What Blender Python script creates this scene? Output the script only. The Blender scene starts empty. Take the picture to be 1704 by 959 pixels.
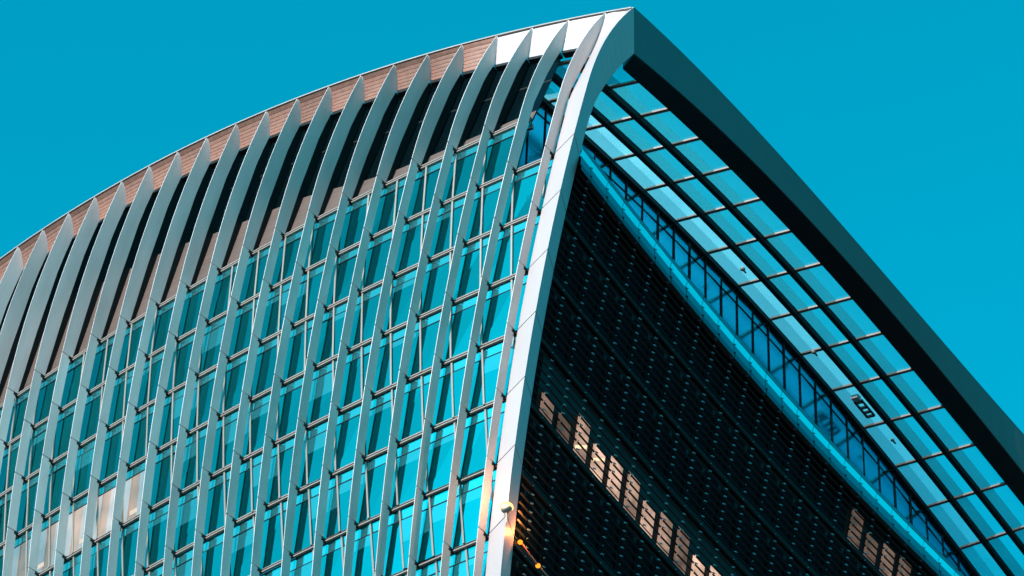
import bpy, math, random
import numpy as np
from mathutils import Matrix, Vector
random.seed(7)
rng = np.random.default_rng(7)
scene = bpy.context.scene
COL = scene.collection

# ------------------------------------------------------------------ camera, sky, sun, exposure
CAM_Z = 1.7
PITCH, ROLL, FPX = 0.80184244, 0.05515643, 5499.995
fw = Vector((0, math.cos(PITCH), math.sin(PITCH))); ri = Vector((1, 0, 0)); up = ri.cross(fw)
r2 = math.cos(ROLL)*ri + math.sin(ROLL)*up
u2 = -math.sin(ROLL)*ri + math.cos(ROLL)*up
cam_data = bpy.data.cameras.new('camera'); cam = bpy.data.objects.new('camera', cam_data); COL.objects.link(cam)
cam.matrix_world = Matrix(((r2.x, u2.x, -fw.x, 0), (r2.y, u2.y, -fw.y, 0), (r2.z, u2.z, -fw.z, CAM_Z), (0, 0, 0, 1)))
cam_data.sensor_width = 36; cam_data.lens = FPX/1704*36; cam_data.clip_start = 0.5; cam_data.clip_end = 20000
scene.camera = cam

SUN_AZ, SUN_EL = math.radians(-127.0), math.radians(19)        # direction towards the sun (az from +x, ccw)
sdir = Vector((math.cos(SUN_EL)*math.cos(SUN_AZ), math.cos(SUN_EL)*math.sin(SUN_AZ), math.sin(SUN_EL)))
world = bpy.data.worlds.new('World'); scene.world = world; world.use_nodes = True
wn, wl = world.node_tree.nodes, world.node_tree.links
wn.clear()
sky = wn.new('ShaderNodeTexSky'); sky.sky_type = 'NISHITA'; sky.sun_disc = False
sky.sun_elevation = SUN_EL; sky.sun_rotation = math.atan2(sdir.x, sdir.y)
sky.air_density = 1.0; sky.dust_density = 1.6; sky.ozone_density = 3.0
tint = wn.new('ShaderNodeMix'); tint.data_type = 'RGBA'; tint.blend_type = 'MULTIPLY'; tint.inputs[0].default_value = 1
tint.inputs[7].default_value = (0.0, 1.0, 0.84, 1)
bg = wn.new('ShaderNodeBackground'); bg.inputs[1].default_value = 0.15
wo = wn.new('ShaderNodeOutputWorld')
sp = wn.new('ShaderNodeSeparateColor'); cb = wn.new('ShaderNodeCombineColor')
mg_ = wn.new('ShaderNodeMath'); mg_.operation = 'MULTIPLY'; mg_.inputs[1].default_value = 1.3
mm_ = wn.new('ShaderNodeMath'); mm_.operation = 'MAXIMUM'
wl.new(sky.outputs[0], tint.inputs[6]); wl.new(tint.outputs[2], sp.inputs[0])
wl.new(sp.outputs[0], cb.inputs[0]); wl.new(sp.outputs[1], cb.inputs[1]); wl.new(sp.outputs[1], mg_.inputs[0])
wl.new(sp.outputs[2], mm_.inputs[0]); wl.new(mg_.outputs[0], mm_.inputs[1]); wl.new(mm_.outputs[0], cb.inputs[2])
wl.new(cb.outputs[0], bg.inputs[0]); wl.new(bg.outputs[0], wo.inputs[0])
sl = bpy.data.lights.new('sun', 'SUN'); sl.energy = 3.5; sl.angle = math.radians(0.5); sl.color = (1.0, 0.83, 0.78)
so = bpy.data.objects.new('sun', sl); COL.objects.link(so); so.rotation_euler = sdir.to_track_quat('Z', 'Y').to_euler()
vs = scene.view_settings; vs.view_transform = 'Standard'; vs.look = 'None'; vs.exposure = 1.27; vs.gamma = 1.0; vs.use_curve_mapping = False
scene.cycles.max_bounces = 8; scene.cycles.transparent_max_bounces = 16

# ------------------------------------------------------------------ materials
def new_mat(name):
    m = bpy.data.materials.new(name); m.use_nodes = True
    return m, m.node_tree.nodes, m.node_tree.links
def painted(name, col, rough=0.45, metallic=0.0, var=0.12, scale=0.6, bump=0.0, streak=False, spec=0.5):
    m, n, l = new_mat(name); b = n['Principled BSDF']
    b.inputs['Roughness'].default_value = rough; b.inputs['Metallic'].default_value = metallic; b.inputs['Specular IOR Level'].default_value = spec
    tc = n.new('ShaderNodeTexCoord'); mp = n.new('ShaderNodeMapping')
    mp.inputs['Scale'].default_value = (1, 1, 0.12) if streak else (1, 1, 1)
    nz = n.new('ShaderNodeTexNoise'); nz.inputs['Scale'].default_value = scale; nz.inputs['Detail'].default_value = 6
    oi = n.new('ShaderNodeObjectInfo')
    ad = n.new('ShaderNodeMath'); ad.operation = 'MULTIPLY_ADD'; ad.inputs[1].default_value = 0.35
    l.new(tc.outputs['Object'], mp.inputs[0]); l.new(mp.outputs[0], nz.inputs[0])
    l.new(oi.outputs['Random'], ad.inputs[0]); l.new(nz.outputs[0], ad.inputs[2])
    cr = n.new('ShaderNodeValToRGB'); c = Vector(col)
    cr.color_ramp.elements[0].position = 0.35; cr.color_ramp.elements[1].position = 0.95
    cr.color_ramp.elements[0].color = (*(c*(1-var)), 1); cr.color_ramp.elements[1].color = (*(c*(1+var)), 1)
    l.new(ad.outputs[0], cr.inputs[0]); l.new(cr.outputs[0], b.inputs['Base Color'])
    if bump:
        bp = n.new('ShaderNodeBump'); bp.inputs['Strength'].default_value = bump; bp.inputs['Distance'].default_value = 0.02
        l.new(nz.outputs[0], bp.inputs['Height']); l.new(bp.outputs[0], b.inputs['Normal'])
    return m
def facing(n, l):
    lw = n.new('ShaderNodeLayerWeight'); lw.inputs['Blend'].default_value = 0.5
    pw = n.new('ShaderNodeMath'); pw.operation = 'POWER'; pw.inputs[1].default_value = 4.0
    l.new(lw.outputs['Facing'], pw.inputs[0]); return pw
def mirror_glass(name, refl, tintc, body, rough=0.012, lit=None, wave=0.002, fres=0.9):
    """coated solar glass: a tinted sky reflection over a dark body"""
    m, n, l = new_mat(name); n.remove(n['Principled BSDF']); out = n['Material Output']
    g = n.new('ShaderNodeBsdfGlossy'); g.inputs['Roughness'].default_value = rough; g.inputs['Color'].default_value = (*tintc, 1)
    d = n.new('ShaderNodeBsdfDiffuse'); d.inputs['Color'].default_value = (*body, 1)
    fr = facing(n, l)
    ma = n.new('ShaderNodeMath'); ma.operation = 'MULTIPLY_ADD'; ma.inputs[1].default_value = fres; ma.inputs[2].default_value = refl; ma.use_clamp = True
    l.new(fr.outputs[0], ma.inputs[0])
    mx = n.new('ShaderNodeMixShader'); l.new(ma.outputs[0], mx.inputs[0]); l.new(d.outputs[0], mx.inputs[1]); l.new(g.outputs[0], mx.inputs[2])
    tc = n.new('ShaderNodeTexCoord'); nz = n.new('ShaderNodeTexNoise'); nz.inputs['Scale'].default_value = 0.5; nz.inputs['Detail'].default_value = 1
    bp = n.new('ShaderNodeBump'); bp.inputs['Strength'].default_value = 0.5; bp.inputs['Distance'].default_value = wave*4
    l.new(tc.outputs['Object'], nz.inputs[0]); l.new(nz.outputs[0], bp.inputs['Height']); l.new(bp.outputs[0], g.inputs['Normal'])
    last = mx.outputs[0]
    if lit:
        e = n.new('ShaderNodeEmission'); e.inputs['Color'].default_value = (*lit[0], 1); e.inputs['Strength'].default_value = lit[1]
        if len(lit) > 2:
            ng = n.new('ShaderNodeTexNoise'); ng.inputs['Scale'].default_value = lit[2]; ng.inputs['Detail'].default_value = 2
            mr = n.new('ShaderNodeMapRange'); mr.inputs[1].default_value = 0.35; mr.inputs[2].default_value = 0.7
            mr.inputs[3].default_value = lit[1]*0.55; mr.inputs[4].default_value = lit[1]*1.3
            l.new(tc.outputs['Object'], ng.inputs[0]); l.new(ng.outputs[0], mr.inputs[0])
            oi = n.new('ShaderNodeObjectInfo'); rm = n.new('ShaderNodeMath'); rm.operation = 'MULTIPLY_ADD'; rm.inputs[1].default_value = 0.7; rm.inputs[2].default_value = 0.6
            mu = n.new('ShaderNodeMath'); mu.operation = 'MULTIPLY'; l.new(oi.outputs['Random'], rm.inputs[0]); l.new(rm.outputs[0], mu.inputs[0]); l.new(mr.outputs[0], mu.inputs[1]); l.new(mu.outputs[0], e.inputs['Strength'])
        a = n.new('ShaderNodeAddShader'); l.new(last, a.inputs[0]); l.new(e.outputs[0], a.inputs[1]); last = a.outputs[0]
    l.new(last, out.inputs['Surface'])
    return m
def clear_glass(name, trans, refl, frit=0.0, fritc=(0.5, 0.6, 0.6)):
    m, n, l = new_mat(name); n.remove(n['Principled BSDF']); out = n['Material Output']
    t = n.new('ShaderNodeBsdfTransparent'); t.inputs['Color'].default_value = (*trans, 1)
    g = n.new('ShaderNodeBsdfGlossy'); g.inputs['Roughness'].default_value = 0.02; g.inputs['Color'].default_value = (0.9, 1, 1, 1)
    fr = facing(n, l)
    ma = n.new('ShaderNodeMath'); ma.operation = 'MULTIPLY_ADD'; ma.inputs[1].default_value = 0.4; ma.inputs[2].default_value = refl; ma.use_clamp = True
    l.new(fr.outputs[0], ma.inputs[0])
    mx = n.new('ShaderNodeMixShader'); l.new(ma.outputs[0], mx.inputs[0]); l.new(t.outputs[0], mx.inputs[1]); l.new(g.outputs[0], mx.inputs[2])
    last = mx.outputs[0]
    if frit:
        d = n.new('ShaderNodeBsdfDiffuse'); d.inputs['Color'].default_value = (*fritc, 1)
        tl = n.new('ShaderNodeBsdfTranslucent'); tl.inputs['Color'].default_value = (*fritc, 1)
        a = n.new('ShaderNodeMixShader'); a.inputs[0].default_value = 0.6; l.new(d.outputs[0], a.inputs[1]); l.new(tl.outputs[0], a.inputs[2])
        tc = n.new('ShaderNodeTexCoord'); nz = n.new('ShaderNodeTexNoise'); nz.inputs['Scale'].default_value = 0.3; nz.inputs['Detail'].default_value = 3
        l.new(tc.outputs['Object'], nz.inputs[0])
        mr = n.new('ShaderNodeMapRange'); mr.inputs[1].default_value = 0.3; mr.inputs[2].default_value = 0.75; mr.inputs[3].default_value = frit*0.8; mr.inputs[4].default_value = frit*1.2
        l.new(nz.outputs[0], mr.inputs[0])
        m2 = n.new('ShaderNodeMixShader'); l.new(mr.outputs[0], m2.inputs[0]); l.new(last, m2.inputs[1]); l.new(a.outputs[0], m2.inputs[2]); last = m2.outputs[0]
    l.new(last, out.inputs['Surface'])
    return m
def glow(name, col, s):
    m, n, l = new_mat(name); n.remove(n['Principled BSDF'])
    e = n.new('ShaderNodeEmission'); e.inputs[0].default_value = (*col, 1); e.inputs[1].default_value = s
    l.new(e.outputs[0], n['Material Output'].inputs['Surface']); return m

MAT = dict(
    fascia=painted('beam_fascia', (0.06, 0.062, 0.06), 0.5, var=0.08, scale=0.5),
    fin=painted('fin_metal', (0.60, 0.465, 0.445), 0.5, var=0.16, scale=0.8, streak=True),
    white=painted('white_panel', (0.385, 0.295, 0.288), 0.45, var=0.06, scale=0.4, streak=True),
    brown=painted('brown_ribbed_metal', (0.30, 0.125, 0.088), 0.55, var=0.22, scale=2.5, bump=0.3),
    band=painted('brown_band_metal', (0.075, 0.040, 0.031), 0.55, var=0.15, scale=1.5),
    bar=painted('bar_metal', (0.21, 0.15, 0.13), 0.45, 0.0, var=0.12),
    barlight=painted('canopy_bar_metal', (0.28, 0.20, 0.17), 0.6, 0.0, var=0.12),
    trim=painted('roof_trim_metal', (0.30, 0.235, 0.21), 0.5, var=0.1),
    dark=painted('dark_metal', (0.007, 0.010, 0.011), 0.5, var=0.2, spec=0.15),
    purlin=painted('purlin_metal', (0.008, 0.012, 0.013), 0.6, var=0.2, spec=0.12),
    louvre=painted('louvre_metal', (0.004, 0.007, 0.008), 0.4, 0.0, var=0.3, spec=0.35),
    clip=painted('clip_metal', (0.12, 0.19, 0.21), 0.5, 0.0, var=0.2),
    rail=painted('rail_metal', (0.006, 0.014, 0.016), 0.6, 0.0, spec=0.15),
    slab=painted('slab_concrete', (0.12, 0.12, 0.12), 0.8, var=0.15),
    roof=painted('roof_sheet', (0.05, 0.055, 0.06), 0.6),
    body=painted('lower_cladding', (0.10, 0.13, 0.14), 0.3, 0.2),
    glass=mirror_glass('facade_glass', 0.155, (0.02, 0.95, 1.0), (0.0005, 0.002, 0.0025)),
    glass_lit=mirror_glass('facade_glass_lit', 0.25, (0.1, 0.95, 1.0), (0.005, 0.005, 0.005), lit=((1.0, 0.58, 0.42), 0.20, 0.35)),
    spandrel=mirror_glass('spandrel_glass', 0.20, (0.15, 0.97, 1.0), (0.015, 0.055, 0.06), rough=0.08),
    blind=mirror_glass('facade_glass_with_blind', 0.155, (0.02, 0.95, 1.0), (0.012, 0.06, 0.068)),
    upper=mirror_glass('upper_glass', 0.02, (0.02, 0.7, 0.9), (0.001, 0.004, 0.005), fres=0.3),
    sideglass=mirror_glass('side_glass', 0.0, (0.3, 0.8, 1.0), (0.002, 0.004, 0.005), rough=0.1, fres=0.08),
    sidelit=mirror_glass('side_glass_lit', 0.0, (0.3, 0.8, 1.0), (0.01, 0.01, 0.01), rough=0.1, fres=0.08, lit=((1.0, 0.65, 0.48), 0.28, 0.8)),
    sidedim=mirror_glass('side_glass_dim', 0.0, (0.3, 0.8, 1.0), (0.01, 0.01, 0.01), rough=0.1, fres=0.08, lit=((1.0, 0.66, 0.50), 0.075, 0.8)),
    canopy=clear_glass('canopy_glass', (1.0, 1.0, 1.0), 0.02, frit=0.06, fritc=(0.1, 0.95, 0.95)),
    canopy_pale=clear_glass('pale_canopy_glass', (1.0, 1.0, 1.0), 0.02, frit=0.30, fritc=(0.45, 0.95, 0.98)),  # inner bay: paler colour stands in for the ceiling's reflection
    frit_pale=clear_glass('pale_fritted_glass', (0.85, 0.95, 0.95), 0.03, frit=0.45, fritc=(0.25, 0.62, 0.68)),  # same inner bay, lightened for the reflected ceiling
    frit=clear_glass('fritted_glass', (0.85, 0.95, 0.95), 0.03, frit=0.45, fritc=(0.06, 0.45, 0.50)),
    endwall=mirror_glass('end_wall_glass', 0.55, (0.02, 0.62, 0.88), (0.001, 0.012, 0.022), rough=0.16),
    balus=mirror_glass('balustrade_glass', 0.62, (0.5, 1.0, 1.0), (0.01, 0.05, 0.055)),
    skirt=mirror_glass('skirt_glass', 0.16, (0.4, 0.95, 1.0), (0.006, 0.05, 0.055)),
    skirtlow=mirror_glass('lower_skirt_glass', 0.03, (0.4, 0.95, 1.0), (0.004, 0.022, 0.026)),
    ground=painted('city_ground', (0.045, 0.047, 0.047), 0.9, var=0.3, scale=0.02),
    ceil=glow('ceiling_light_glow', (1.0, 0.85, 0.72), 0.36),
    warmceil=glow('warm_ceiling_glow', (1.0, 0.75, 0.45), 0.55),
    amber=glow('amber_glow', (1.0, 0.28, 0.02), 0.9),
    lampglow=glow('lamp_glow', (1.0, 0.50, 0.13), 1.6),
    lampbody=painted('lamp_housing', (0.35, 0.25, 0.2), 0.5),
    rod=painted('lamplit_rod', (0.55, 0.16, 0.06), 0.5),  # orange lamplight on the rod is put into its colour
)

# ------------------------------------------------------------------ mesh helpers
def link(o, parent=None):
    COL.objects.link(o)
    if parent is not None: o.parent = parent
    return o
def mesh_obj(name, V, Fc, mat, parent=None, smooth=False):
    me = bpy.data.meshes.new(name); me.from_pydata([tuple(map(float, v)) for v in V], [], Fc)
    me.materials.append(MAT[mat] if isinstance(mat, str) else mat)
    if smooth:
        for p in me.polygons: p.use_smooth = True
    me.update()
    return link(bpy.data.objects.new(name, me), parent)
class MB:
    def __init__(s): s.V = []; s.F = []
    def add(s, V, Fc):
        b = len(s.V); s.V += [tuple(map(float, v)) for v in V]; s.F += [tuple(i+b for i in f) for f in Fc]
    def loft(s, rings, caps=True):
        n = len(rings[0]); V = [p for r in rings for p in r]; Fc = []
        for i in range(len(rings)-1):
            for k in range(n):
                a = i*n+k; b = i*n+(k+1) % n
                Fc.append((a, b, b+n, a+n))
        if caps:
            Fc.append(tuple(range(n-1, -1, -1))); Fc.append(tuple((len(rings)-1)*n+k for k in range(n)))
        s.add(V, Fc)
    def slab(s, quad, off):
        """closed slab: quad of 4 points, thickness vector off"""
        q = [np.asarray(p, float) for p in quad]; t = [p+off for p in q]
        s.add(q+t, [(0, 1, 2, 3), (7, 6, 5, 4), (0, 4, 5, 1), (1, 5, 6, 2), (2, 6, 7, 3), (3, 7, 4, 0)])
    def build(s, name, mat, parent=None, smooth=False): return mesh_obj(name, s.V, s.F, mat, parent, smooth)
def rail(mb, pts, n, t, w, d):
    """box section swept along pts: n, t direction lists (width along t, depth along -n)"""
    rings = []
    for p, a, b in zip(pts, n, t):
        p = np.asarray(p); a = np.asarray(a); b = np.asarray(b)
        rings.append([p-b*w/2, p+b*w/2, p+b*w/2-a*d, p-b*w/2-a*d])
    mb.loft(rings)
def beam(mb, a, b, w, h, upv=(0, 0, 1)):
    a = np.asarray(a, float); b = np.asarray(b, float); d = b-a; d /= np.linalg.norm(d)
    x = np.cross(d, upv); x /= np.linalg.norm(x); y = np.cross(x, d)
    mb.loft([[p-x*w/2-y*h/2, p+x*w/2-y*h/2, p+x*w/2+y*h/2, p-x*w/2+y*h/2] for p in (a, b)])

# ------------------------------------------------------------------ the tower's surfaces (metres; r counts 4 m storeys down from the top office floor)
X0, Y0, Z0 = 2.44214084, 143.426954, 167.1421+CAM_Z
A0, K1, K2 = 0.570901606, 0.0047075831, -1.31295802e-05
W, LEAN, FAN, O1, O2, L2 = 2.93977231, 1.29541097, 0.00843758671, -0.5153701, -0.0915151188, 0.0223483251
_uu = np.linspace(-14, 110, 2481); _a = A0+K1*_uu+K2*_uu**2; _i0 = 280
_cx = np.concatenate([[0], np.cumsum(-np.cos(_a[:-1])*.05)]); _cy = np.concatenate([[0], np.cumsum(np.sin(_a[:-1])*.05)])
_cx -= _cx[_i0]; _cy -= _cy[_i0]
def FP(u, r, o):
    a = A0+K1*u+K2*u*u
    return np.array([X0+np.interp(u, _uu, _cx)-math.sin(a)*o, Y0+np.interp(u, _uu, _cy)-math.cos(a)*o, Z0-4*r])
def Fn(u): a = A0+K1*u+K2*u*u; return np.array([-math.sin(a), -math.cos(a), 0])
def Ft(u): a = A0+K1*u+K2*u*u; return np.array([-math.cos(a), math.sin(a), 0])
def reff(r): return r if r <= 9 else 9+6*(1-math.exp(-(r-9)/6))
def uj(j, r): return W*j*(1-FAN*r)+LEAN*r+L2*r*r
def osf(r): return O1*r+O2*r*r
def rtop(j): return np.polyval([6.0e-05, 1.27545e-03, -0.161738, -2.056], min(j, 24))
def otop(j): return np.polyval([1.555e-05, -7.8817e-03, 0.203033, -1.26725], min(j, 24))
def sblend(j): return min(1, max(0, (j-1)/4))
def s_in(j): return 0.4+0.65*sblend(j)
def s_dn(j): return 2.5-0.9*sblend(j)
GL = 1.05                                    # glass line behind the fins' outer edge
def fin_o(j, r):
    if r >= 0: return osf(r)
    rt = rtop(j); c = (otop(j)-O1*rt)/rt**2
    return O1*r+c*r*r
def glass_o(j, r):
    if r >= 0: return osf(r)-GL
    rs = rtop(j)+s_dn(j)/4; os_ = otop(j)-s_in(j)
    return -GL+(r/rs)*(os_+GL)
# side (end) elevation: v runs back from the corner, l runs inwards
P0 = np.array([7.23020754, 142.26401145, 175.1122084+CAM_Z])
AZ0, DAZ = 57.0, 0.155
_vv = np.linspace(-5, 90, 1901); _az = np.radians(AZ0-DAZ*_vv)
_sx = np.concatenate([[0], np.cumsum(np.cos(_az[:-1])*.05)]); _sy = np.concatenate([[0], np.cumsum(np.sin(_az[:-1])*.05)])
_sx -= _sx[100]; _sy -= _sy[100]
def Soff(v): return np.array([np.interp(v, _vv, _sx), np.interp(v, _vv, _sy), 0.0])
def Sd(v): a = math.radians(AZ0-DAZ*v); return np.array([math.cos(a), math.sin(a), 0])
def Sn(v): a = math.radians(AZ0-DAZ*v); return np.array([-math.sin(a), math.cos(a), 0])
def SP(v, l, z): return P0+Soff(v)+Sn(v)*l+np.array([0, 0, z])
def zt(v): return np.polyval([4.19e-05, -7.87195e-03, 0.377679, 0.0], v)
def zf(v): return np.polyval([1.47e-05, -7.39619e-03, 0.44623, -3.53801], v)
def zs(v): return np.polyval([2.93738e-07, -2.51342e-05, -5.35655e-03, 0.394112, -3.2099], v)
def zi(v): return np.polyval([-1.1769e-05, -4.83043e-03, 0.362192, -1.01979], v)
LI, LO = 9.75, 2.4
def CP(r): return FP(uj(0, r)-1.55, r, osf(r)-1.85)
def SW(v, r, out=0.0): return CP(r)+Soff(v)-Sn(v)*out
def project(p):
    d = Vector(p)-Vector((0, 0, CAM_Z)); z = d.dot(fw)
    return 852+FPX*d.dot(r2)/z, 479.5-FPX*d.dot(u2)/z
NF = 25          # fins
RB = 9           # storeys built in full

tower = link(bpy.data.objects.new('office_tower', None)); tower.location = (0, 0, 0)
tower['label'] = 'tall office tower with pale vertical fins, blue glass, dark louvred end wall and arched roof'
tower['category'] = 'building'

# ------------------------------------------------------------------ ground and the storeys below the picture
def ground():
    n = 24; R = 9000; mb = MB()
    mb.add([(R*math.cos(2*math.pi*i/n), R*math.sin(2*math.pi*i/n), 0) for i in range(n)], [tuple(range(n))])
    g = mb.build('ground', 'ground'); g['kind'] = 'structure'
    g['label'] = 'grey city ground far below'; g['category'] = 'ground'
ground()
def lower_body():
    rings = []
    for rr in [RB, RB+1, RB+2, RB+4, RB+7, RB+11, RB+16, RB+22, RB+28, 42.2]:
        e = reff(rr); ring = []
        def at(p): q = np.array(p); q[2] = max(-0.5, Z0-4*rr); return q
        for v in (70, 46, 23, 0.0): ring.append(at(SW(v, e, -0.5)))
        for u in (uj(0, e)+0.2, 25, 40, 55, 75): ring.append(at(FP(max(u, uj(0, e)+0.2), e, osf(e)-GL-0.35)))
        ring.append(at(FP(75, e, osf(e)-60)))
        rings.append(ring)
    mb = MB(); mb.loft(rings); return mb.build('lower_storeys', 'body', tower)
lower_body()

# ------------------------------------------------------------------ curtain wall behind the fins
cw = MB()
for i in range(0, RB):
    u0 = uj(1, i) if i == 0 else uj(0, i)
    us = np.linspace(u0, 75, 26)
    cw.loft([[FP(u, i+0.02, osf(i+.02)-GL-0.5), FP(u, i+0.02, osf(i+.02)-GL-0.3), FP(u, i+0.12, osf(i+.12)-GL-0.3), FP(u, i+0.12, osf(i+.12)-GL-0.5)] for u in us])
curtain = cw.build('curtain_wall', 'slab', tower)

MP, MLEAN = 2.43, 0.45
def um(m, r): return 13.9-5.96*MLEAN+MP*m+MLEAN*r
def ustart(r, i): return uj(1, r)-0.1 if i == 0 else uj(0, r)-0.15
LITPOLY = [(10, 925), (225, 815), (228, 872), (40, 975)]
def in_poly(x, y, P):
    c = False
    for k in range(len(P)):
        (x1, y1), (x2, y2) = P[k], P[k-1]
        if (y1 > y) != (y2 > y) and x < (x2-x1)*(y-y1)/(y2-y1)+x1: c = not c
    return c
lit_cells = []
for i in range(0, RB):
    dl = min(0.30, 0.045*max(0, i-1.5))
    for m in range(-9, 26):
        def corner(mm, r, o):
            u = max(um(mm, r), ustart(r, i)); return FP(u, r, o)
        if um(m+1, i+1) <= ustart(i+1, i)+0.1 and um(m+1, i) <= ustart(i, i)+0.1: continue
        if um(m, i) > 74: continue
        jt = rng.normal(0, 0.02, 4)
        ot_, ob_ = osf(i)-GL-dl*0.5, osf(i+1)-GL+dl*0.5
        def og(r): t = r-i; return ot_*(1-t)+ob_*t
        ra, rb, rc = i+0.02, i+0.205, i+0.985
        q = [corner(m, ra, og(ra)-.02), corner(m+1, ra, og(ra)-.02), corner(m+1, rb-.01, og(rb)-.02), corner(m, rb-.01, og(rb)-.02)]
        nrm = -Fn(um(m, i))*0.05
        mb = MB(); mb.slab(q, nrm); mb.build('spandrel_pane', 'spandrel', curtain)
        q = [corner(m, rb+.012, og(rb)+jt[0]), corner(m+1, rb+.012, og(rb)+jt[1]), corner(m+1, rc, og(rc)+jt[2]), corner(m, rc, og(rc)+jt[3])]
        ctr = sum(q)/4; cx_, cy_ = project(ctr)
        lit = i in (3, 4) and in_poly(cx_, cy_, LITPOLY)
        if not lit and i >= 1 and rng.random() < 0.2+0.05*i:
            h = rng.choice([0.12, 0.2, 0.32, 0.45]); ql = q[0]*(1-h)+q[3]*h; qr = q[1]*(1-h)+q[2]*h
            mb = MB(); mb.slab([q[0], q[1], qr, ql], nrm); mb.build('blind_pane', 'blind', curtain)
            q = [ql, qr, q[2], q[3]]
        mb = MB(); mb.slab(q, nrm); po = mb.build('pane', 'glass_lit' if lit else 'glass', curtain)
        if lit: lit_cells.append((q, po))
# transoms: two light bars with a dark channel between, then the thin glazing bar of the spandrel
for i in range(0, RB+1):
    us = np.linspace(ustart(i, i), 75, 60)
    mb = MB(); md = MB(); mg = MB()
    for dr, w_ in ((-0.022, 0.10), (0.028, 0.10)):
        rail(mb, [FP(u, i+dr, osf(i)-GL+0.10) for u in us], [Fn(u) for u in us], [np.array((0, 0, 1))]*60, w_, 0.16)
    rail(md, [FP(u, i+.003, osf(i)-GL+0.05) for u in us], [Fn(u) for u in us], [np.array((0, 0, 1))]*60, 0.13, 0.12)
    rail(mg, [FP(u, i+0.205, osf(i)*.795+osf(i+1)*.205-GL-min(0.30, 0.045*max(0, i-1.5))*.295+0.03) for u in us], [Fn(u) for u in us], [np.array((0, 0, 1))]*60, 0.07, 0.09)
    t = mb.build('transom', 'bar', curtain); 
    md.build('transom_channel', 'dark', curtain)
    if i < RB: mg.build('glazing_bar', 'dark', curtain)
for m in range(-9, 26):
    for i in range(0, RB):
        dl = min(0.30, 0.045*max(0, i-1.5)); run = []
        for t in (0.02, 0.25, 0.5, 0.75, 0.985):
            r = i+t; u = um(m, r)
            if u > ustart(r, 0 if i == 0 else 1)+0.05 and u < 74:
                run.append((u, r, (osf(i)-GL-dl*.5)*(1-t)+(osf(i+1)-GL+dl*.5)*t))
        if len(run) < 2: continue
        mb = MB(); rail(mb, [FP(u, r, o+0.085) for u, r, o in run], [Fn(u) for u, r, o in run], [Ft(u) for u, r, o in run], 0.13, 0.12)
        mb.build('mullion', 'bar', curtain)

# ceiling lamps seen through the lit panes
for k, (q, po) in enumerate(lit_cells):
    if k % 2: continue
    c = [np.array(p) for p in q]; a, b = 0.25+0.4*rng.random(), 0.72+0.1*rng.random()
    def lerp(s, t): return (c[0]*(1-s)+c[1]*s)*(1-t)+(c[3]*(1-s)+c[2]*s)*t
    n_ = Fn(40)*0.012
    mb = MB(); mb.slab([lerp(a, b)+n_, lerp(a+.3, b)+n_, lerp(a+.3, b+.1)+n_, lerp(a, b+.1)+n_], -n_*0.6)
    mb.build('ceiling_light', 'ceil', curtain)

# ------------------------------------------------------------------ storey-high dark glazing and brown band above the office floors
RBJ = [0, 2.24, 4.46, 5.63, 6.69, 7.75, 10.72, 11.82, 12.91, 13.96, 14.95, 16.02, 25]
RBV = [-.25, -.25, -.32, -.44, -.66, -.88, -1.21, -1.43, -1.6, -1.69, -1.79, -1.95, -2.4]
upper = MB()
us = np.arange(1, NF+.01, 0.5)
upper.loft([[FP(uj(j, -.05), -.05, -GL-.3), FP(uj(j, -.05), -.05, -GL-.12), FP(uj(j, .02), .02, -GL-.12), FP(uj(j, .02), .02, -GL-.3)] for j in us])
upperwall = upper.build('upper_storey_wall', 'dark', tower)
def strip(mb, j0, j1, ra0, rb0, ra1, rb1, off, th, n=4, orf=glass_o):
    """slab between fins j0 and j1; ra/rb top and bottom storey value on each side"""
    g = []
    for k in range(n+1):
        t = k/n; r0 = ra0+(rb0-ra0)*t; r1 = ra1+(rb1-ra1)*t
        g.append((FP(uj(j0, r0), r0, orf(j0, r0)+off), FP(uj(j1, r1), r1, orf(j1, r1)+off)))
    nn = Fn(uj((j0+j1)/2, 0))*th
    mb.loft([[a, b, b-nn, a-nn] for a, b in g])
for j in range(1, NF):
    rb0, rb1 = np.interp(j, RBJ, RBV), np.interp(j+1, RBJ, RBV)
    rs0, rs1 = rtop(j)+s_dn(j)/4, rtop(j+1)+s_dn(j+1)/4
    mid0, mid1 = rs0+(rb0-rs0)*0.45, rs1+(rb1-rs1)*0.45
    mb = MB(); strip(mb, j+.02, j+.98, rs0+.02, mid0-.02, rs1+.02, mid1-.02, -.35, 0.05); mb.build('dark_pane', 'upper', upperwall)
    mb = MB(); strip(mb, j+.02, j+.98, mid0+.02, rb0-.02, mid1+.02, rb1-.02, -.35, 0.05); mb.build('dark_pane', 'upper', upperwall)
    mb = MB(); strip(mb, j, j+1, mid0-.018, mid0+.018, mid1-.018, mid1+.018, -.33, 0.1, 1); mb.build('glazing_bar', 'dark', upperwall)
    # brown band in horizontal boards
    nb = max(2, int(round(-(rb0+rb1)/2*4/0.40)))
    for b in range(nb):
        t0, t1 = b/nb+.001, (b+1)/nb-.012/ nb
        mb = MB(); strip(mb, j, j+1, rb0*(1-t0)-.03*t0, rb0*(1-t1)-.03*t1, rb1*(1-t0)-.03*t0, rb1*(1-t1)-.03*t1, -.22, 0.06, 1)
        mb.build('band_board', 'band', upperwall)
    mb = MB(); strip(mb, j, j+1, rb0, -.02, rb1, -.02, -0.30, 0.05, 2); mb.build('band_backing', 'dark', upperwall)

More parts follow.
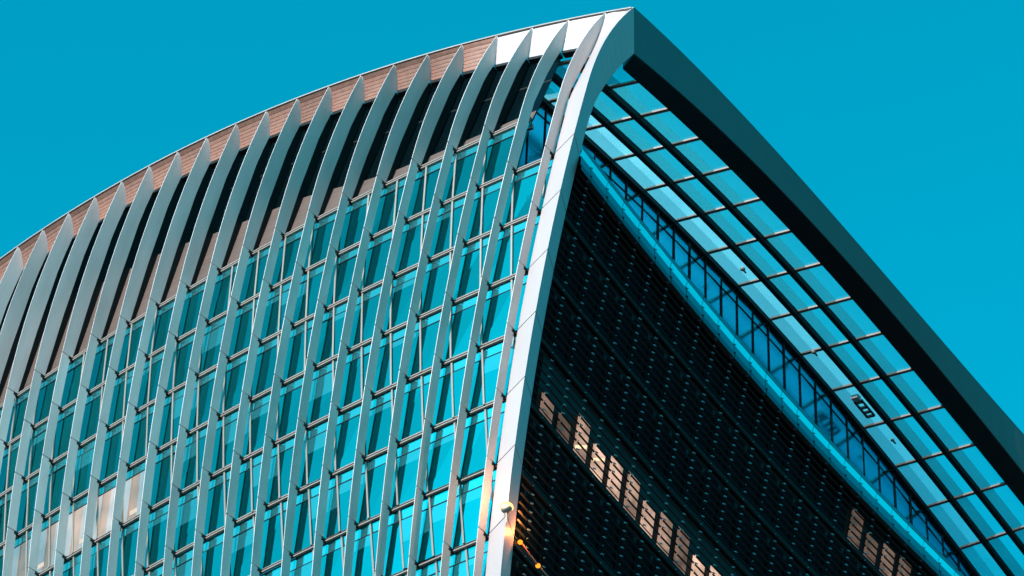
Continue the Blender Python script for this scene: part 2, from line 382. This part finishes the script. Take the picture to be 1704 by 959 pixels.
# ------------------------------------------------------------------ fins
def fin_ring(j, r, oo, oi):
    u = uj(j, r); return [FP(u-.018, r, oo), FP(u+.018, r, oo), FP(u+.085, r, oi), FP(u-.085, r, oi)]
for j in range(0, NF+1):
    rj = 1 if j <= 1 else 0
    rt, rs = rtop(j), rtop(j)+s_dn(j)/4
    mb = MB(); rings = []
    for t in np.linspace(0, 1, 9): 
        r = rj-.012+(rs-rj)*t
        rings.append(fin_ring(j, r, fin_o(j, r), (glass_o(j, r)+0.30*min(1, 0.3+2*t)*(1 if t < .8 else (1-t)/.2)+.04) if not (j <= 1 and r > 0) else osf(r)-GL+0.1))
    for t in np.linspace(0.15, 1, 7):
        r = rs+(rt-rs)*t; oi = otop(j)-s_in(j)*(1-t)**.55
        oo = fin_o(j, r); oi = min(oi+0.02, oo-0.03); rings.append(fin_ring(j, r, oo, oi))
    mb.loft(rings); blade = mb.build('fin', 'fin', tower)
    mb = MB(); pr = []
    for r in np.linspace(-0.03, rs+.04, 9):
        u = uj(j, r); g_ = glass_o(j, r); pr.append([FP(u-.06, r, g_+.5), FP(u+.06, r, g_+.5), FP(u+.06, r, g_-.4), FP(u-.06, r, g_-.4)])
    if j > 1: mb.loft(pr); mb.build('gap_shade_plate', 'dark', blade)  # black plate added to give the dark shade between fin and glass
    for i in range(rj, RB):
        if i == 0 and rj == 1: continue
        ra, rb = i+0.010, i+1-0.010
        mb = MB(); mb.loft([fin_ring(j, r, osf(r), osf(r)-0.74) for r in np.linspace(ra, rb, 4)])
        mb.build('fin_panel', 'fin', blade)
        # bracket holding the fin off the glass
        u = uj(j, i); mb = MB(); beam(mb, FP(u, i+.02, osf(i)-0.60), FP(u, i+.02, osf(i)-GL-0.02), 0.16, 0.24); mb.build('bracket', 'dark', blade)

# ------------------------------------------------------------------ roof edge: ribbed soffit panels, trim
re = MB(); js = np.arange(-0.72, NF+.01, 0.25)
def tip(j): 
    r = rtop(j); return FP(uj(j, r), r, otop(j))
rail(re, [tip(j)+np.array((0, 0, .06))+Fn(uj(j, -2))*.05 for j in js], [Fn(uj(j, -2)) for j in js], [np.array((0, 0, 1))]*len(js), 0.10, 0.5)
edge = re.build('roof_edge', 'trim', tower)
def sof(j, t, out=0.0):
    r = rtop(j)+s_dn(j)/4*t; return FP(uj(j, r), r, otop(j)-s_in(j)*max(t, 1e-6)**.55+out)
for j in range(-1, NF):
    j0, j1 = (j+.03, j+.97) if j >= 0 else (-0.70, -.03)
    if j < 3:
        mb = MB(); nn = Fn(uj(j, -2))*0.12
        if j >= 0: mb.slab([sof(j1, .03), sof(j0, .03), sof(j0, 1), sof(j1, 1)], -nn)
        else:
            continue
        mb.build('soffit_panel', 'white', edge)
    else:
        mb = MB(); nb = 7
        for b in range(nb):
            t0, t1 = b/nb, (b+.8)/nb
            mb.slab([sof(j1, t0+.02, .05), sof(j0, t0+.02, .05), sof(j0, t1, .0), sof(j1, t1, .0)], -Fn(uj(j, -2))*0.10)
            mb.slab([sof(j1, t1, -.03), sof(j0, t1, -.03), sof(j0, (b+1)/nb+.02, -.03), sof(j1, (b+1)/nb+.02, -.03)], -Fn(uj(j, -2))*0.06)
        mb.build('soffit_panel', 'brown', edge)
    if j >= 0:
        mb = MB(); nn = Fn(uj(j, -2))
        a, b = sof(j0, 1.0), sof(j1, 1.0)
        mb.loft([[a+nn*.02, a-nn*.5, a-nn*.5-np.array((0, 0, .25)), a+nn*.02-np.array((0, 0, .25))], [b+nn*.02, b-nn*.5, b-nn*.5-np.array((0, 0, .25)), b+nn*.02-np.array((0, 0, .25))]])
        mb.build('soffit_closer', 'dark', edge)

# ------------------------------------------------------------------ corner frame (tip B, glass side A, end-wall side C) and roof end beam
RTB, OTB = -1.99253, -1.55646
cB = (OTB-O1*RTB)/RTB**2
def oB(r): return osf(r) if r >= 0 else O1*r+cB*r*r
def ABC(r, s=None):
    """s in 0..1 runs up the top lift with the mitre; r used below"""
    if s is None:
        return (FP(uj(0, r)-.30, r, osf(r)-0.85), FP(uj(0, r)-2.2, r, osf(r)), FP(uj(0, r)-1.55, r, osf(r)-1.85), FP(uj(0, r)-.25, r, osf(r)-1.6))
    rA, rB_, rC = 1+(rtop(0)+.03-1)*s, 1+(RTB-1)*s, 1+(-1.3133-1)*s
    oA = -0.85+osf(rA) if rA >= 0 else (glass_o(0, rA)+.25)
    top = max(0, -rA)
    if rA < 0:
        t = min(1, rA/rtop(0)); oA = oA*(1-t**3)+(otop(0)-.02)*t**3
    duB = -2.2; duC = -1.55-0.65*max(0, s-.3)/.7
    oC = oB(rC)-1.85-0.68*max(0, -rC)
    return (FP(uj(0, rA)-.12-.18*(1-s), rA, oA), FP(uj(0, rB_)+duB, rB_, oB(rB_)), FP(uj(0, rC)+duC, rC, oC), FP(uj(0, rC)-.5, rC, oC-.1))
mb = MB(); mb.loft([ABC(1.0-.008, 0.004+s*.996) for s in np.linspace(0, 1, 17)])
frame = mb.build('corner_frame', 'white', tower)
for i in range(1, RB):
    mb = MB(); mb.loft([ABC(r) for r in np.linspace(i+.008, i+.992, 4)]); mb.build('frame_panel', 'white', frame)
# recessed backing so that seams between frame panels read dark
mb = MB(); mb.loft([[p*.97+sum(ABC(r))/4*.03 for p in ABC(r)] for r in np.linspace(1.02, RB-.02, 12)]); mb.build('frame_core', 'dark', frame)
mb = MB()
C_top = ABC(1, 1.0)[2]
vs_ = np.concatenate([[0], np.linspace(2, 74, 37)])
rings = []
for v in vs_:
    f = max(0.0, 1-v/14)
    v2, v3 = v+1.46*f, v+2.73*f
    e1 = SP(v, 0, zt(v)); e2 = SP(v2, .8, zf(v2)); e3 = SP(v3, LO, zs(v3))
    if v == 0: e2 = C_top.copy()
    rings.append([e1, e2, e3, SP(v3, LO, zs(v3)+1.2), SP(v+.6, .5, zt(v)+.02)])
mb.loft(rings); endbeam = mb.build('roof_end_beam', 'fascia', tower)
bs = MB()
rings2 = []
for v in vs_[0:]:
    f = max(0.0, 1-v/14); v2, v3 = v+1.46*f, v+2.73*f
    a = SP(v2+.1, .86, zf(v2+.1)-.012); b = SP(v3+.05, LO+.03, zs(v3)-.015)
    rings2.append([a, b, b-np.array((0, 0, .05)), a-np.array((0, 0, .05))])
bs.loft(rings2); bs.build('beam_soffit', 'purlin', endbeam)

# ------------------------------------------------------------------ glazed canopy between the end beam and the sky-garden wall
def can(v, f, dz=0.0):
    l = LO+(LI-LO)*f; return SP(v, l, zs(v)*(1-f)+zi(v)*f+0.10+dz)
VB = [4.89+4.245*k for k in range(-1, 17)]
mb = MB()
vv_ = np.linspace(0.7, 73, 60)
for dl in (0.0, 0.42): rail(mb, [can(v, 1, -.12+dl*.5)+Sn(v)*dl for v in vv_], [np.array((0, 0, 1))]*60, [Sn(v) for v in vv_], 0.26, 0.5)
canopy = mb.build('canopy', 'purlin', tower)
for f in (1/3, 2/3):
    mb = MB(); rail(mb, [can(v, f, -.03) for v in vv_], [np.array((0, 0, 1))]*60, [Sn(v) for v in vv_], 0.34, 0.62); mb.build('purlin', 'purlin', canopy)
for k, v in enumerate(VB):
    for c in range(3):
        f0, f1 = c/3+(.018 if c else 0), (c+1)/3-.018
        mb = MB()
        for off in (-.085, .085):
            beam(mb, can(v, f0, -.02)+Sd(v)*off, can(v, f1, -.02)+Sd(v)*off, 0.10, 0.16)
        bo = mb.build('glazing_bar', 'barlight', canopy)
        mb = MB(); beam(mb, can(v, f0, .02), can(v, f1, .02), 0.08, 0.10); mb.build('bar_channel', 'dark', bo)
edges = [0.9]+VB+[73]
for a, b in zip(edges[:-1], edges[1:]):
    if b-a < .3: continue
    for c in range(3):
        f0, f1, fm = c/3, (c+1)/3, c/3+0.56/3
        up_ = np.array((0, 0, .04))
        mb = MB(); mb.slab([can(a, f0, .06), can(b, f0, .06), can(b, fm, .06), can(a, fm, .06)], up_); mb.build('canopy_pane', 'canopy_pale' if c == 2 else 'canopy', canopy)
        mb = MB(); mb.slab([can(a, fm, .065), can(b, fm, .065), can(b, f1, .065), can(a, f1, .065)], up_); mb.build('fritted_pane', 'frit_pale' if c == 2 else 'frit', canopy)

# ------------------------------------------------------------------ sky-garden end wall under the inner beam
ZFLOOR = Z0-4-P0[2]
mb = MB(); vv_ = np.linspace(1.2, 73, 50)
TRD = 1.8
rail(mb, [SP(v, LI+.12, zi(v)-TRD) for v in vv_], [-Sn(v) for v in vv_], [np.array((0, 0, 1))]*50, 0.14, 0.2)
rail(mb, [SP(v, LI+.12, ZFLOOR+.1) for v in vv_], [-Sn(v) for v in vv_], [np.array((0, 0, 1))]*50, 0.3, 0.2)
endwall = mb.build('garden_wall', 'purlin', tower)
VM = [4.89+2.1225*k for k in range(-1, 33)]
for v in VM:
    mb = MB(); beam(mb, SP(v, LI+.12, ZFLOOR), SP(v, LI+.12, zi(v)), 0.10, 0.08, Sd(v)); mb.build('mullion', 'purlin', endwall)
for a, b in zip([1.2]+VM[:-1], VM):
    if b-a < .2: continue
    for z0_, z1_ in ((lambda v: zi(v)-TRD+.08, lambda v: zi(v)), (lambda v: zi(v)-TRD-4.0, lambda v: zi(v)-TRD-.08), (lambda v: ZFLOOR, lambda v: zi(v)-TRD-4.08)):
        t = rng.normal(0, .012)
        mb = MB(); mb.slab([SP(a+.05, LI+.16+t, z0_(a)), SP(b-.05, LI+.16-t, z0_(b)), SP(b-.05, LI+.16-t, z1_(b)), SP(a+.05, LI+.16+t, z1_(a))], Sn(a)*.04)
        mb.build('garden_pane', 'endwall', endwall)
for k, v in enumerate(VB):
    mb = MB(); beam(mb, SP(v, LI+.10, zi(v)-.2), SP(v-1.4, LI+.10, zi(v-1.4)-TRD), 0.16, 0.07); mb.build('strut', 'purlin', endwall)

# roof and terrace floor behind
mb = MB()
gj = np.linspace(3.0, 24, 15); gq = np.linspace(0.3, 70, 26); V = []
for jj in gj:
    for q in gq:
        rs = rtop(jj)+s_dn(jj)/4
        fp = FP(uj(jj, rs), rs, otop(jj)-s_in(jj)-q); fp[2] += zi(q)-zi(0.3)
        sp = SP(q, LI+.5+(jj-3)*W, zi(q)); sp[2] += (fp[2]-(FP(uj(3, -2), rtop(3)+s_dn(3)/4, 0)[2]+zi(q)-zi(.3)))
        t = min(1, (jj-3)/8); V.append(sp*(1-t)+fp*t)
nq = len(gq); Fq = [(a*nq+b, (a+1)*nq+b, (a+1)*nq+b+1, a*nq+b+1) for a in range(len(gj)-1) for b in range(nq-1)]
top_ = [p+np.array((0, 0, .4)) for p in V]; n0 = len(V)
mb.add(V+top_, [f[::-1] for f in Fq]+[tuple(i+n0 for i in f) for f in Fq]); mb.build('roof', 'roof', tower)
mb = MB(); vv_ = np.linspace(2.0, 72, 40)
mb.loft([[SW(v, 1, -.1), SW(v, 1, -7.0), SW(v, 1, -7.0)-np.array((0, 0, .4)), SW(v, 1, -.1)-np.array((0, 0, .4))] for v in vv_]); mb.build('terrace_slab', 'slab', tower)

# ------------------------------------------------------------------ louvred end wall
BP = 2.1225; V0 = 1.31-BP
NBAY = 26
mb = MB()
for i in range(1, RB+1):
    vv_ = np.linspace(0.05, 58, 40)
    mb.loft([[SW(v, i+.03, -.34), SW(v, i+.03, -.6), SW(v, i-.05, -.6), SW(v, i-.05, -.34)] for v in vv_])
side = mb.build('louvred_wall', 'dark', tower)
for i in range(1, RB+1):                      # double rails at each storey line
    vv_ = np.linspace(0.05, 56, 36)
    for dr in (0.0, 0.055):
        mb = MB(); rail(mb, [SW(v, i+dr, 0.02) for v in vv_], [-Sn(v) for v in vv_], [np.array((0, 0, 1))]*36, 0.05, 0.06); mb.build('storey_rail', 'rail', side)
def is_lit(b, i):
    if i == 4 and 1 <= b <= 13: return 'sidedim' if b in (1, 2, 9) else 'sidelit'
    if i == 1 and b in (18, 19, 20, 21, 22): return 'sidedim'
    return None
for i in range(1, RB):
    for b in range(0, NBAY):
        m_ = is_lit(b, i); g_ = .34 if m_ else .2
        va, vb = max(.05, V0+b*BP+g_), V0+(b+1)*BP-g_
        o_ = -.40
        ra, rb = (i+.16, i+.99) if m_ is None else (i+((.36, .50, .42)[b % 3] if b > 2 else .62), i+.97)
        mb = MB(); mb.slab([SW(va, ra, o_), SW(vb, ra, o_), SW(vb, rb, o_), SW(va, rb, o_)], Sn(va)*.05)
        mb.build('window_pane', m_ or 'sideglass', side)
        if i == 4 and b in (3, 4):
            for t_ in ((.62, .66),) if b == 4 else ((.72, .77),):
                mb = MB(); mb.slab([SW(va+.1, i+t_[0]+.12, o_+.03), SW(vb-.1, i+t_[0]-.05, o_+.03), SW(vb-.1, i+t_[1]-.05, o_+.03), SW(va+.1, i+t_[1]+.12, o_+.03)], Sn(va)*.02); mb.build('ceiling_light', 'warmceil', side)
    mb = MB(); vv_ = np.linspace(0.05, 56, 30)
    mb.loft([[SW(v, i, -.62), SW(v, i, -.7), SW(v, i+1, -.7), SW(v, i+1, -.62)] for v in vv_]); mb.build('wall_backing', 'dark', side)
# blades
LB = BP-.14
prof = [(0.055, 0.03), (0.06, 0.012), (-0.055, -0.035), (-0.06, -0.018)]      # (outwards, up)
lm = bpy.data.meshes.new('louvre')
lm.from_pydata([(x, y, z) for x in (-LB/2, LB/2) for y, z in prof], [], [(0, 1, 5, 4), (1, 2, 6, 5), (2, 3, 7, 6), (3, 0, 4, 7), (3, 2, 1, 0), (4, 5, 6, 7)])
lm.materials.append(MAT['louvre']); lm.update()
spots = []
for i in range(1, RB):
    for q in (1, 2, 3, 4, 5, 6, 7):
        for b in range(0, NBAY):
            r = i+q/8; v = V0+(b+.5)*BP
            if v-LB/2 < 0.0 and b == 0: 
                pass
            p = SW(v, r, 0.02); x, y = project(p)
            vis = -40 < x < 1744 and y < 1000
            spots.append((0 if vis else 1, float(np.linalg.norm(p)), p, v, b))
spots.sort(key=lambda s: (s[0], s[1]))
rest = MB()
for n_, (iv, dist, p, v, b) in enumerate(spots):
    d = Sd(v); o = -Sn(v)
    Mx = Matrix(((d[0], o[0], 0, p[0]), (d[1], o[1], 0, p[1]), (0, 0, 1, p[2]), (0, 0, 0, 1)))
    if b == 0:
        half = SW(max(.03, V0+.07), 0, 0)
    if n_ < 300 and b > 0:
        ob = bpy.data.objects.new('louvre', lm); link(ob, side); ob.matrix_world = Mx
    else:
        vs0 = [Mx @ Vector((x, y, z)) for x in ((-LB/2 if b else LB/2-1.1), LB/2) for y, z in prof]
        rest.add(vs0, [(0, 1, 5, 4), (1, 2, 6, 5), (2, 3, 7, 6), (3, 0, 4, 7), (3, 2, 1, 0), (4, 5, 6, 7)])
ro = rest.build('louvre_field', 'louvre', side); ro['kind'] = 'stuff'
# little end clips of the blades
mc = MB()
for i in range(1, RB):
    for q in range(0, 8):
        for b in range(0, NBAY):
            v = V0+(b+1)*BP; r = i+q/8
            p = SW(v, r, .14); d = Sd(v); o = -Sn(v); s = 0.5 if q in (1, 7) else 1.0
            w_ = .17*s; 
            mc.loft([[p-d*w_*.5+o*.02+np.array((0, 0, h-.03)), p+d*w_*.5+o*.02+np.array((0, 0, h+.03)), p+d*w_*.5-o*.05+np.array((0, 0, h+.03)), p-d*w_*.5-o*.05+np.array((0, 0, h-.03))] for h in (-.055*s, .045*s)])
            if s == 1.0:
                e = p+d*.16+np.array((0, 0, .05)); mc.loft([[e-d*.05+o*k_, e+d*.07+o*k_, e+d*.07+o*k_+np.array((0, 0, .07)), e-d*.05+o*k_+np.array((0, 0, .05))] for k_ in (-.04, .02)])
co = mc.build('louvre_clips', 'clip', side); co['kind'] = 'stuff'

# ------------------------------------------------------------------ balustrade and glass skirt along the terrace edge
mb = MB(); vv_ = np.linspace(0.1, 57, 50)
rail(mb, [SW(v, 1, .02)+np.array((0, 0, -.02)) for v in vv_], [-Sn(v) for v in vv_], [np.array((0, 0, 1))]*50, 0.06, 0.3)
bal = mb.build('balustrade', 'rail', tower)
def bpt(v, h, out): return SW(v, 1, out)+np.array((0, 0, h))
for b in range(0, 27):
    va, vb = max(.05, V0+b*BP+.03), V0+(b+1)*BP-.03
    j_ = rng.normal(0, .006)
    for nm, mt, h0, h1, q0, q1 in (('balustrade_pane', 'balus', .04, .60, .02, .20), ('top_pane', 'skirt', .64, .98, .22, .24), ('skirt_pane', 'skirt', -.86, -.05, .10, .12), ('lower_skirt_pane', 'skirtlow', -1.40, -.90, .16, .18)):
        mb = MB(); mb.slab([bpt(va, h0, q0+j_), bpt(vb, h0, q0-j_), bpt(vb, h1, q1-j_), bpt(va, h1, q1+j_)], Sn(va)*.03); mb.build(nm, mt, bal)
    mb = MB(); p = bpt(vb+.03, -.88, .24); beam(mb, p, p+Sn(vb)*.4, .10, .10); mb.build('clamp', 'rail', bal)
mb = MB(); rail(mb, [bpt(v, 1.0, .24) for v in vv_], [-Sn(v) for v in vv_], [np.array((0, 0, 1))]*50, 0.05, 0.06); mb.build('handrail', 'rail', bal)

# ------------------------------------------------------------------ lamps and small fittings
def ball(mb, c, R, sz=1.0, n=10, m_=6, lo=-90, hi=90):
    rings = []
    for k in range(m_+1):
        t = math.radians(lo+(hi-lo)*k/m_); rr = max(1e-3, R*math.cos(t))
        rings.append([np.asarray(c)+np.array((rr*math.cos(2*math.pi*a/n), rr*math.sin(2*math.pi*a/n), R*sz*math.sin(t))) for a in range(n)])
    mb.loft(rings)
def tag(o, label, cat, group=None):
    o['label'] = label; o['category'] = cat
    if group: o['group'] = group
    return o
r = 6.95; pb = FP(uj(0, r)-2.35, r, osf(r)+.28)
lamp = link(bpy.data.objects.new('facade_lamp', None)); lamp.location = pb
tag(lamp, 'round glowing lamp on a bracket at the edge of the white corner frame', 'lamp')
mb = MB(); ball(mb, (0, 0, 0), .38, .8, 14, 8, -90, 10); mb.build('housing', 'lampbody', lamp, True)
mb = MB(); n = 18
mb.loft([[np.array((R*math.cos(2*math.pi*k/n), R*math.sin(2*math.pi*k/n), h)) for k in range(n)] for R, h in ((.39, -.02), (.44, .07), (.40, .20), (.28, .30), (.10, .34))]); mb.build('lens', 'lampglow', lamp, True)
inw = -Fn(uj(0, r))
mb = MB(); beam(mb, np.array((0, 0, -.2)), np.array((0, 0, -.9))+inw*.3+Ft(5)*.15, .09, .09); mb.build('bracket_arm', 'lampbody', lamp)
pl = bpy.data.lights.new('lamp_light', 'POINT'); pl.energy = 260; pl.color = (1, .45, .16); pl.shadow_soft_size = .2
po_ = bpy.data.objects.new('lamp_light', pl); COL.objects.link(po_); po_.parent = lamp; po_.location = tuple(Fn(5)*.55+np.array((.1, 0, .1)))
a_, b_, c_ = SW(.25, 7.08, .35), SW(2.5, 7.12, .35), SW(4.6, 7.12, .35)
cl = link(bpy.data.objects.new('cable_light', None)); cl.location = a_
tag(cl, 'orange lit rod with two small amber bulbs along the dark louvred wall', 'light')
mb = MB(); beam(mb, (0, 0, 0), b_-a_, .09, .09); beam(mb, b_-a_, c_-a_, .09, .09); beam(mb, (0, 0, 0), -Sn(0)*-.4, .06, .06); mb.build('rod', 'rod', cl)
for p in (a_, b_):
    mb = MB(); ball(mb, p-a_, .17, .9, 10, 6); mb.build('bulb', 'amber', cl, True)
    mb = MB(); beam(mb, p-a_+Sd(1)*.1, p-a_+Sd(1)*.5+np.array((0, 0, .06)), .07, .07); mb.build('socket', 'amber', cl)
pl2 = bpy.data.lights.new('cable_glow', 'POINT'); pl2.energy = 140; pl2.color = (1, .32, .08); pl2.shadow_soft_size = .15
p2 = bpy.data.objects.new('cable_glow', pl2); COL.objects.link(p2); p2.parent = cl; p2.location = tuple(-Sn(0)*.5+np.array((0, 0, .6)))
# roof fittings above the canopy glass, seen through it
def cf(v, f, dz): return can(v, f, dz)
un = link(bpy.data.objects.new('roof_machine', None)); base = cf(45.1, .80, -.5); un.location = base
tag(un, 'dark box-frame machine with a pale end hung under the canopy glass', 'machine')
def loc(dv, df, dz): return cf(45.1+dv, .80+df, -.5+dz)-base
mb = MB()
for df in (-.055, .055): beam(mb, loc(-.7, df*.8, .12), loc(1.1, df*.8, .12), .12, .2)
mb.build('frame_rail', 'dark', un)
for dv in (-.5, .1, .6, 1.05):
    mb = MB(); beam(mb, loc(dv, -.045, .14), loc(dv, .045, .14), .2, .18); mb.build('cross_bar', 'slab', un)
mb = MB(); beam(mb, loc(-.95, -.04, .2), loc(-.95, .04, .2), .45, .34); mb.build('pale_head', 'white', un)
for v, f, nm in ((28.7, .80, 0), (38.9, .84, 1), (49.1, .80, 2)):
    b0 = cf(v, f, -.15); o = link(bpy.data.objects.new('roof_fitting', None)); o.location = b0
    lab = ['small white dome fitting under the canopy glass, closest to the corner frame', 'small pale bar fitting under the canopy glass between dome and dark machine', 'small grey fitting under the canopy glass beyond the dark machine'][nm]
    tag(o, lab, 'fitting', None)
    mb = MB(); ball(mb, (0, 0, .05), .22 if nm < 2 else .16, .7, 10, 5); mb.build('dome', 'white' if nm < 2 else 'slab', o, True)
    mb = MB(); beam(mb, np.array((0, 0, .02)), Sd(v)*.45+np.array((0, 0, .02)), .12, .08); mb.build('plate', 'slab', o)
